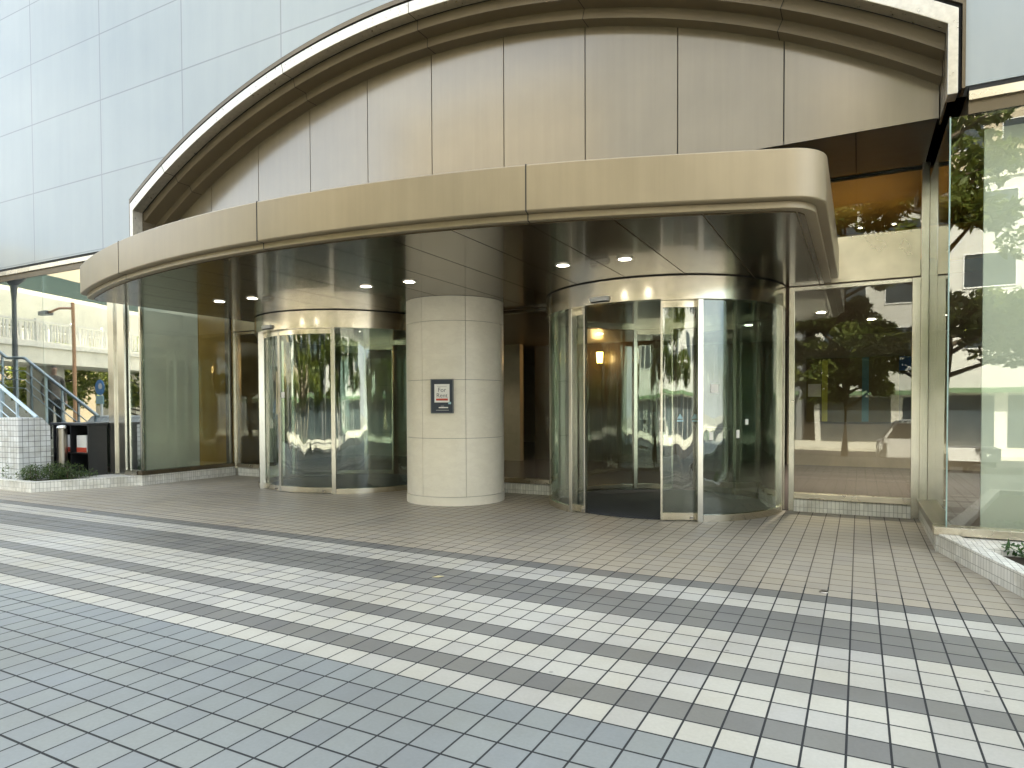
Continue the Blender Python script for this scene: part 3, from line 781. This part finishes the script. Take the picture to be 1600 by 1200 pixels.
def shrub(name, x0, x1, y, z, h, label, seed, mat, cat='shrub', n=1500, size=.035):
    t = thing(name, label, cat, ((x0+x1)/2, y, z))
    rnd = random.Random(seed); cs = []; st = MB()
    for i in range(16):
        x = rnd.uniform(x0, x1); yy = y+rnd.uniform(-.22, .22); hh = h*rnd.uniform(.45, 1)
        cs.append(((x, yy, z+hh*.55), (.16, .14, hh*.5)))
        st.tube([(x+rnd.uniform(-.05,.05), yy, z-.02), (x+rnd.uniform(-.04,.04), yy, z+hh*.8)], [.008, .003], 5)
    fo = leafcloud(n, cs, size, .9, seed, .35); fo.cur = 1; fo.add(st.v, st.f); fo.build('foliage', [mat, M['bark']], t)
    return t
shrub('low_shrub', -13.75, -12.75, 6.62, .13, .36, 'dark green needle shrub in the left white tiled planter', 3, M['leaf_d'], n=2600, size=.03)
shrub('low_shrub', -13.2, -12.6, 7.0, .13, .34, 'smaller shrub beside the steel bollard in the left planter', 5, M['leaf_d'], n=1200, size=.03)
shrub('ivy_plant', 1.22, 2.2, 7.0, .11, .15, 'green ivy creeping in the right corner planter', 8, M['ivy'], 'plant', 900, .045)

# bollard
BO = thing('bollard', 'dull stainless bollard with domed cap beside the tiled stair block', 'bollard', (-13.38, 7.12, .1))
MB().lathe(-13.38, 7.12, [(.088, .1), (.088, 1.06)], 28).build('post', M['steel_dk'], BO, smooth=True)
MB().lathe(-13.38, 7.12, [(.088, 1.062), (.092, 1.08), (.075, 1.115), (.03, 1.13)], 28).build('cap', M['steel_v'], BO, smooth=True)

# ------------------------------------------------------------------ stair block and stairs at far left
TB = thing('stair_block', 'white tiled parapet block with a chamfered shoulder at the foot of the stairs', 'wall', (-13.4, 6.6, 0))
MB().xprism([(6.38, .05), (6.92, .05), (6.92, 1.12), (6.78, 1.28), (6.38, 1.28)], 'x', -15.2, -13.38).build('wall', M['tile_wall'], TB, bevel=.008)
SF = thing('staircase', 'stair flight with pale blue railings rising left along the shop glass', 'stairs', (-14.5, 7.3, 0))
sm = MB(); x = -15.25; z = .1; stepsz = []
i = 0
while x > -24 and i < 18:
    land = (i == 6)
    w = .95 if land else .33
    z += .155
    sm.box(x-w, x, 6.94 if x > -15.5 else 6.5, 7.62, z-.19, z); stepsz.append((x-w/2, z)); x -= w; i += 1
sm.build('steps', M['concrete'], SF)
rl = [(-14.3, 7.0, 1.27), (-17.15, 7.0, 2.62), (-17.9, 7.0, 2.65), (-21.2, 7.0, 4.2)]
def rail(off):
    return [(p[0], 7.16, p[2]-off) for p in rl]
rm = MB().tube(rail(0), .035, 10).build('handrail', M['bluepaint'], SF, smooth=True)
for o in (.3, .5, .7): MB().tube(rail(o), .012, 6).build('rail_bar', M['bluepaint'], SF)
pm = []
for k in range(10):
    x = -14.4-.62*k
    zt = 1.27+(-14.3-x)*.474 if x > -17.15 else (2.65 if x > -17.9 else 2.65+(-17.9-x)*.47)
    MB().box(x-.018, x+.018, 7.14, 7.18, zt-1.25, zt-.02).build('baluster', M['bluepaint'], SF)

# person on the stairs, seen mirrored in the shop glass
def person(x, y, z, label, face=0):
    t = thing('person', label, 'person', (x, y, z))
    bm = bmesh.new(); sk = bm.verts.layers.skin.verify()
    V = []
    def v(px, py, pz, rx, ry=None):
        w = bm.verts.new((px, py, pz)); w[sk].radius = (rx, ry or rx); V.append(w); return w
    def e(a, b): bm.edges.new((a, b))
    pel = v(0,0,.92,.135,.10); pel[sk].use_root = True
    wst = v(0,.0,1.08,.125,.09); ch = v(0,-.01,1.28,.15,.105); nk0 = v(0,.0,1.44,.085,.07); nk = v(0,-.01,1.50,.05); hd0 = v(0,-.02,1.56,.068,.078); hd = v(0,-.025,1.64,.078,.09); hd1 = v(0,-.015,1.72,.05,.06)
    for a, b in zip([pel,wst,ch,nk0,nk,hd0,hd], [wst,ch,nk0,nk,hd0,hd,hd1]): e(a, b)
    nose = v(0,-.125,1.625,.014); e(hd, nose)
    for s in (-1, 1):
        sh = v(s*.18,0,1.40,.06); el = v(s*.225,.02,1.14,.042); wr = v(s*.215,-.08,.92,.03); hn = v(s*.212,-.11,.84,.026,.038)
        e(nk0, sh); e(sh, el); e(el, wr); e(wr, hn)
        for q in range(4):
            f = v(s*.212+s*.008, -.135+q*.018, .79+abs(q-1.5)*.006, .009); f2 = v(s*.205, -.14+q*.018, .75+abs(q-1.5)*.01, .008); e(hn, f); e(f, f2)
        th = v(s*.19,-.155,.82,.010); e(hn, th)
        hp = v(s*.09,0,.86,.085); kn = v(s*.10,-.05-.05*s,.48,.058); an = v(s*.10,.02-.02*s,.09,.04); to = v(s*.11,-.14,.035,.036,.03)
        e(pel, hp); e(hp, kn); e(kn, an); e(an, to)
    me = bpy.data.meshes.new('body'); bm.to_mesh(me); bm.free()
    o = bpy.data.objects.new('body', me); col.objects.link(o)
    o.modifiers.new('skin', 'SKIN'); s2 = o.modifiers.new('sub', 'SUBSURF'); s2.levels = 2; s2.render_levels = 2
    dg = bpy.context.evaluated_depsgraph_get(); m2 = bpy.data.meshes.new_from_object(o.evaluated_get(dg))
    bpy.data.objects.remove(o)
    skin = plain('skin', (.50,.32,.23), .5); coat = plain('grey_brown_jacket', (.16,.135,.115), .8, 0, .2, 20); trs = plain('black_trousers', (.018,.018,.02), .8); hair = plain('dark_hair', (.02,.017,.015), .5)
    m2.materials.clear()
    for m in (skin, coat, trs, hair): m2.materials.append(m)
    for p in m2.polygons:
        c = p.center; i = 0
        if c.z < .93 and abs(c.x) < .19: i = 2
        elif c.z < 1.49 and (c.z > .90): i = 1
        elif c.z > 1.67 or (c.z > 1.56 and c.y > .0): i = 3
        p.material_index = i; p.use_smooth = True
    b = bpy.data.objects.new('body', m2); col.objects.link(b); b.parent = t
    bag = MB().box(-.13, .13, .10, .24, 1.02, 1.42).build('backpack', M['navy'], None, bevel=.04); bag.parent = t
    t.rotation_euler.z = face
    return t
person(-16.5, 6.88, [s for s in stepsz if s[0] < -16.35][0][1]+.0, 'person in a grey brown jacket and black trousers on the stairs', R(100))

# ------------------------------------------------------------------ street behind the camera (seen in the reflections)
LP = thing('street_lamp', 'slim dark lamp post with a wide bowl head beside the stairs', 'street lamp', (-19.3, 6.32, 0))
MB().lathe(-19.3, 6.32, [(.09, 0), (.07, .4), (.055, 4.5)], 16).build('pole', M['grey_metal'], LP, smooth=True)
MB().lathe(-19.3, 6.32, [(.06, 4.3), (.09, 4.62), (.3, 4.85), (.36, 4.9), (.34, 4.93), (.05, 4.98)], 28).build('bowl_head', M['grey_metal'], LP, smooth=True)

def oriented(o, x, y, ang): o.location = (x, y, 0); o.rotation_euler.z = ang
# footbridge: local X along its length, runs roughly away from the facade
FB = thing('footbridge', 'cream concrete footbridge with a white balustrade crossing the street', 'bridge', (0,0,0))
MB().box(-32, 8, -1.6, 1.6, 3.55, 4.45).build('deck', M['concrete_lt'], FB)
MB().box(-32, 8, -1.7, -1.6, 4.30, 4.50).box(-32, 8, 1.6, 1.7, 4.30, 4.50).build('deck_edge', M['rail_w'], FB)
for s in (-1, 1):
    bal = MB()
    for k in range(200):
        x = -31.9+.2*k
        if k % 10 == 0: bal.box(x-.07, x+.07, s*1.62-.06, s*1.62+.06, 4.5, 5.62)
        else: bal.box(x-.045, x+.045, s*1.62-.03, s*1.62+.03, 4.6, 5.4)
    bal.box(-32, 8, s*1.62-.05, s*1.62+.05, 5.45, 5.54).box(-32, 8, s*1.62-.04, s*1.62+.04, 4.5, 4.58)
    bal.build('balustrade', M['rail_w'], FB)
for x in (-28, -14, -2, 6): MB().box(x-.35, x+.35, -.8, .8, -1.0, 3.55).build('pier', M['concrete'], FB)
oriented(FB, -35.3, -1.0, math.atan2(6.1, 2.0))

EX = thing('elevated_road', 'elevated road with a pale green girder edge and teal louvre barrier', 'elevated road', (0,0,0))
MB().box(-70, 22, -6, 3, 6.2, 8.1).build('girder', M['concrete_lt'], EX)
MB().box(-70, 22, 3.01, 3.12, 8.05, 8.75).build('green_edge', M['green'], EX)
MB().box(-70, 22, 2.8, 3.0, 8.75, 10.2).build('parapet', M['concrete_lt'], EX)
MB().box(-70, 22, 2.75, 2.8, 10.2, 11.6).build('barrier', M['darkteal'], EX)
fn = MB()
for k in range(60): fn.box(-40+k*1.0, -39.75+k*1.0, 2.8, 3.05, 10.2, 11.6)
fn.build('barrier_fins', M['green'], EX)
for x in (-60, -42, -24, -8, 10): MB().box(x-.9, x+.9, -3, .5, -1.0, 6.2).build('pier', M['concrete'], EX)
oriented(EX, -50.5, -9, math.atan2(6.5, 2.4)-PI)
EX.rotation_euler.z = math.atan2(6.5, 2.4)
EX.location = (-50.5, -9, 0)

def pole_thing(x, y, h, label):
    t = thing('orange_mast', label, 'mast', (x, y, 0))
    MB().lathe(x, y, [(.09, 0), (.075, h)], 12).build('pole', M['orange'], t, smooth=True)
    MB().tube([(x, y, h-.25), (x-1.4, y-.2, h-.12), (x-2.4, y-.3, h-.2)], .055, 8).build('arm', M['orange'], t)
    MB().box(x-3.1, x-2.38, y-.45, y-.15, h-.32, h-.14).build('lamp_head', M['grey_metal'], t)
    return t
pole_thing(-30.0, -1.0, 6.0, 'orange lighting mast with a side arm in front of the footbridge')
SG = thing('road_sign', 'round blue road sign with smaller plates on a white pole', 'sign', (-24.5, 1.1, 0))
MB().lathe(-24.5, 1.1, [(.04, 0), (.04, 2.45)], 12).build('pole', M['white'], SG, smooth=True)
bl = plain('road_sign_blue', (.04,.22,.55), .4)
def disc_x(r, x0, x1, y, z, n=28): return MB().xprism([(y+r*math.cos(2*PI*i/n), z+r*math.sin(2*PI*i/n)) for i in range(n)], 'x', x0, x1)
def disc_y(r, y0, y1, x, z, n=28): return MB().xprism([(x+r*math.cos(2*PI*i/n), z+r*math.sin(2*PI*i/n)) for i in range(n)], 'y', y0, y1)
disc_y(.28, 1.14, 1.16, -24.5, 2.2).build('round_plate', bl, SG)
disc_y(.11, 1.161, 1.17, -24.45, 2.24).build('white_symbol', M['white'], SG)
MB().box(-24.72, -24.28, 1.142, 1.16, 1.6, 1.9).build('lower_plate', M['cyan'], SG)

# trees
def make_tree(x, y, h, r, label, seed, mat, n=11000, group='street trees along the plaza edge', base=1.9, leaf=.14):
    t = thing('street_tree', label, 'tree', (x, y, 0), group)
    rnd = random.Random(seed); tr = MB(); cs = []
    tr.tube([(x, y, -1.0), (x+.05, y+.02, h*.25), (x-.06, y, h*.5), (x+.04, y+.03, h*.85)], [.2, .15, .11, .03], 9)
    for i in range(22):
        zz = h*rnd.uniform(.15, .82); a = rnd.uniform(0, 2*PI); L = r*rnd.uniform(.55, 1.0)*(1.15-.6*abs(zz/h-.5))
        ex, ey = x+L*math.cos(a), y+L*math.sin(a); ez = min(h*.97, zz+L*rnd.uniform(.1,.6))
        tr.tube([(x, y, zz-.15), (x+(ex-x)*.5, y+(ey-y)*.5, zz+(ez-zz)*.35), (ex, ey, ez)], [.07, .045, .015], 6)
        for q in range(3):
            f = rnd.uniform(.5, 1.05); k = r*rnd.uniform(.2, .36)
            cs.append(((x+(ex-x)*f+rnd.uniform(-.3,.3), y+(ey-y)*f+rnd.uniform(-.3,.3), max(base, zz+(ez-zz)*f+rnd.uniform(-.2,.4))), (k, k, k*.7)))
    cs.append(((x, y, h*.93), (r*.3, r*.3, r*.35)))
    tr.build('trunk', M['bark'], t, smooth=True)
    leafcloud(n, cs, leaf, .8, seed).build('crown', mat, t)
    return t
make_tree(1.9, -4.4, 11.5, 2.2, 'tall street tree facing the right corner window', 11, M['leaf'])
make_tree(-.5, -6.6, 9.5, 1.55, 'street tree facing the window beside the right drum door', 12, M['leaf'], base=1.3)
make_tree(-6.5, -7.2, 9, 2.4, 'street tree straight across from the stone column', 13, M['leaf'])
make_tree(-11.5, -7.4, 8.5, 2.4, 'street tree across from the left drum door', 14, M['leaf_y'])
make_tree(-17.5, -7.0, 8, 2.3, 'street tree across from the tiled stair block', 15, M['leaf_y'])
make_tree(-39.5, -10.5, 5.4, 2.8, 'sunlit yellow green tree beyond the footbridge', 16, M['leaf_y'])
make_tree(-40.5, -5.2, 4.6, 2.6, 'sunlit bushy tree on the far side below the footbridge', 17, M['leaf_y'])
make_tree(-3.4, -7.0, 8.2, 1.7, 'sunlit slender street tree across from the right drum door', 21, M['leaf_y'])
make_tree(-9.2, -6.6, 8.4, 1.6, 'sunlit slender street tree across from the left drum door', 22, M['leaf_y'])
make_tree(-14.6, -6.8, 7.6, 1.8, 'sunlit street tree across from the left shop glass', 23, M['leaf_y'])
make_tree(6.5, -6.5, 9, 2.4, 'street tree right of the corner planter, near the kerb', 18, M['leaf'])

# white pick-up truck
TK = thing('pickup_truck', 'small white open bed pickup truck parked along the kerb', 'truck', (2.2, -10.9, 0))
def truck(x, y):
    y0, y1 = y-.7, y+.7
    MB().xprism([(x-1.62, .32), (x-.15, .32), (x-.15, 1.80), (x-.75, 1.82), (x-1.05, 1.78), (x-1.52, 1.05), (x-1.66, .95)], 'y', y0, y1).build('cab', M['white'], TK, bevel=.05)
    gd = plain('dark_car_glass', (.02,.025,.03), .08, 0, .1, coat=.6)
    for yy, s in ((y1, 1), (y0, -1)):
        a, b = (yy+.002*s, yy+.012*s)
        MB().xprism([(x-1.38, 1.10), (x-.32, 1.10), (x-.32, 1.68), (x-1.02, 1.68)], 'y', min(a,b), max(a,b)).build('side_window', gd, TK)
        MB().box(x-.55, x-.40, min(a,b), max(a,b)+.01, .92, .97).build('door_handle', M['black'], TK)
    MB().xprism([(x-1.10, 1.70), (x-1.50, 1.08), (x-1.52, 1.09), (x-1.12, 1.715)], 'y', y0+.12, y1-.12).build('windscreen', gd, TK)
    MB().box(x-.12, x+1.7, y0, y1, .55, .68).box(x-.12, x+1.7, y0, y0+.04, .68, .98).box(x-.12, x+1.7, y1-.04, y1, .68, .98).box(x+1.66, x+1.7, y0+.04, y1-.04, .68, .98).build('cargo_bed', M['white'], TK, bevel=.01)
    MB().box(x-1.2, x+1.6, y0+.2, y1-.2, .35, .55).build('chassis', M['black'], TK)
    MB().box(x-1.7, x-1.6, y0+.02, y1-.02, .32, .52).build('bumper', M['white'], TK, bevel=.02)
    for s in (y0+.15, y1-.15): disc_x(.11, x-1.69, x-1.66, s, .72, 18).build('headlight', M['paper'], TK)
    for wx in (x-1.0, x+1.05):
        for yy in (y0+.02, y1-.16):
            w = disc_y(.28, yy, yy+.14, wx, .18, 24).build('wheel', M['black'], TK, bevel=.02)
            disc_y(.16, yy-.005, yy+.145, wx, .18, 18).build('rim', M['steel_dk'], w)
truck(2.35, -10.9)
TK.location.z = -.95

# buildings across the street
def block(x0, x1, y0, y1, h, mat, label, cols, floors, z0=3.6, wm=None, name='street_building', dep=1):
    t = thing(name, label, 'building', ((x0+x1)/2, (y0+y1)/2, 0), 'buildings across the street')
    MB().box(x0, x1, y0, y1, -1.0, h).build('wall', mat, t)
    MB().box(x0-.12, x1+.12, y0-.12, y1+.12, h+.001, h+.35).build('roof', M['concrete_lt'], t)
    gd = wm or M['darkwin']
    cw = (x1-x0)/cols; fh = (h-z0)/max(floors, 1)
    for f in range(floors):
        for c in range(cols):
            a = x0+cw*(c+.18); b = x0+cw*(c+.82); za = z0+fh*(f+.25); zb = z0+fh*(f+.78)
            w = MB().box(a-.06, b+.06, y1+.002, y1+.07, za-.06, za).box(a-.06, b+.06, y1+.002, y1+.07, zb, zb+.06).box(a-.06, a, y1+.002, y1+.07, za, zb).box(b, b+.06, y1+.002, y1+.07, za, zb).build('window', M['white'], t)
            MB().box(a, b, y1+.002, y1+.03, za, zb).build('pane', gd, w)
    # shop front on the ground floor
    n = max(2, int((x1-x0)/4)); sw = (x1-x0)/n
    for k in range(n):
        MB().box(x0+sw*k+.3, x0+sw*(k+1)-.3, y1+.002, y1+.05, -.75, 1.9).build('shop_window', gd, t)
    MB().box(x0+.1, x1-.1, y1+.002, y1+.9, 2.05, 2.3).build('awning', M['awning'], t)
    return t
M['darkwin'] = plain('far_window_glass', (.05,.065,.075), .08, 0, .3, .5, coat=.4)
M['awning'] = plain('awning_green', (.14,.22,.12), .6)
M['bwhite'] = plain('white_render', (.62,.61,.57), .7, 0, .05)
M['bcream'] = plain('cream_render', (.46,.39,.28), .7, 0, .06)
M['bbrick'] = plain('brown_tile_wall', (.34,.22,.15), .7, 0, .1)
M['bgrey'] = plain('grey_render', (.22,.23,.24), .7, 0, .06)
block(-2.5, 11, -40, -26, 13, M['bwhite'], 'white office block facing the right corner window', 4, 3)
block(-16, -3.2, -42, -26, 26, M['bgrey'], 'tall grey office block directly across from the entrance', 4, 6)
block(-33, -16.6, -40, -26, 24, M['bcream'], 'tall cream block across from the left drum door', 5, 6)
block(12, 30, -44, -26, 27, M['bwhite'], 'white tower block far right across the street', 4, 6)
block(-5, 13, -66, -50, 32, M['bcream'], 'cream tower rising behind the white office block', 5, 8)
block(-44, -35, -46, -30, 9, M['bwhite'], 'low white block beyond the footbridge', 3, 2)
block(-78, -60, -40, 20, 14, M['bcream'], 'long cream block behind the elevated road', 6, 3)

# railing along the kerb, sunlit
GR = thing('guard_rail', 'white guard rail along the kerb in front of the road', 'railing', (-8, -9.0, 0))
for k in range(22):
    x = -24+1.0*k
    MB().tube([(x, -9.0, -.95), (x, -9.0, -.05)], .03, 8).build('post', M['white'], GR)
for z in (-.1, -.4, -.65): MB().tube([(-24, -9.0, z), (-3, -9.0, z)], .022, 8).build('rail', M['white'], GR)

# small litter on the paving
lf = MB().add([(0,0,0),(.05,.01,.004),(.07,.05,.008),(.01,.05,.003)], [(0,1,2,3)])
for i, (x, y, lb) in enumerate([(-9.55, 5.35, 'dry pale leaf on the white band at the far left'), (-3.2, 4.62, 'scrap of pale paper on the dark tile band')]):
    m = MB().add([(x,y,.004),(x+.06,y+.01,.007),(x+.09,y+.05,.012),(x+.02,y+.06,.006),(x,y,.002),(x+.06,y+.01,.005),(x+.09,y+.05,.010),(x+.02,y+.06,.004)], [(0,1,2,3),(7,6,5,4),(0,4,5,1),(1,5,6,2),(2,6,7,3),(3,7,4,0)])
    tag(m.build('fallen_leaf' if i == 0 else 'paper_scrap', plain('dry_leaf', (.6,.52,.3), .7)), lb, 'leaf' if i == 0 else 'litter')
tag(MB().lathe(-.23, 5.62, [(.035, .002), (.03, .009)], 14).build('drain_stud', M['steel_dk']), 'small dark metal stud set in the beige tiles at right', 'stud')

# ------------------------------------------------------------------ light
SUN_EL, SUN_AZ = 46, 18      # azimuth from +Y towards +X
wd = bpy.data.worlds.new('World'); sc.world = wd; wd.use_nodes = True
nt = wd.node_tree; bg = nt.nodes['Background']
sk = nt.nodes.new('ShaderNodeTexSky'); sk.sky_type = 'NISHITA'; sk.sun_disc = False
sk.sun_elevation = R(SUN_EL); sk.sun_rotation = R(SUN_AZ); sk.air_density = 1.0; sk.dust_density = 1.6; sk.ozone_density = 1.0
# thin broken cloud in the sky
tc = nt.nodes.new('ShaderNodeTexCoord'); mp = nt.nodes.new('ShaderNodeMapping'); mp.inputs['Scale'].default_value = (1.2, 1.2, 2.6); mp.inputs['Location'].default_value = (.4, 1.7, 0)
no = nt.nodes.new('ShaderNodeTexNoise'); no.inputs['Scale'].default_value = 1.6; no.inputs['Detail'].default_value = 6; no.inputs['Roughness'].default_value = .55
rp = nt.nodes.new('ShaderNodeValToRGB'); rp.color_ramp.elements[0].position = .36; rp.color_ramp.elements[1].position = .60
mx = nt.nodes.new('ShaderNodeMix'); mx.data_type = 'RGBA'; mx.inputs[7].default_value = (8.8, 8.95, 8.35, 1)
L = nt.links.new
L(tc.outputs['Generated'], mp.inputs[0]); L(mp.outputs[0], no.inputs['Vector']); L(no.outputs['Fac'], rp.inputs[0])
ml = nt.nodes.new('ShaderNodeMath'); ml.operation = 'MULTIPLY'; ml.inputs[1].default_value = .8; L(rp.outputs[0], ml.inputs[0])
L(ml.outputs[0], mx.inputs[0]); L(sk.outputs[0], mx.inputs[6]); L(mx.outputs[2], bg.inputs['Color'])
bg.inputs['Strength'].default_value = .085
sl = bpy.data.lights.new('sun', 'SUN'); sl.energy = 4.7; sl.angle = R(.5); sl.color = (1, .92, .77)
so_ = bpy.data.objects.new('sun', sl); col.objects.link(so_)
so_.rotation_euler = (R(90-SUN_EL), 0, R(180-SUN_AZ))
so_.location = (0, 0, 40)

vs = sc.view_settings; vs.view_transform = 'Standard'; vs.look = 'None'; vs.exposure = 2.62; vs.gamma = 1
sc.render.engine = 'CYCLES'
cy = sc.cycles; cy.use_denoising = True; cy.max_bounces = 9; cy.diffuse_bounces = 3; cy.glossy_bounces = 5; cy.transparent_max_bounces = 24; cy.transmission_bounces = 4; cy.caustics_reflective = False; cy.caustics_refractive = False; cy.sample_clamp_indirect = 6
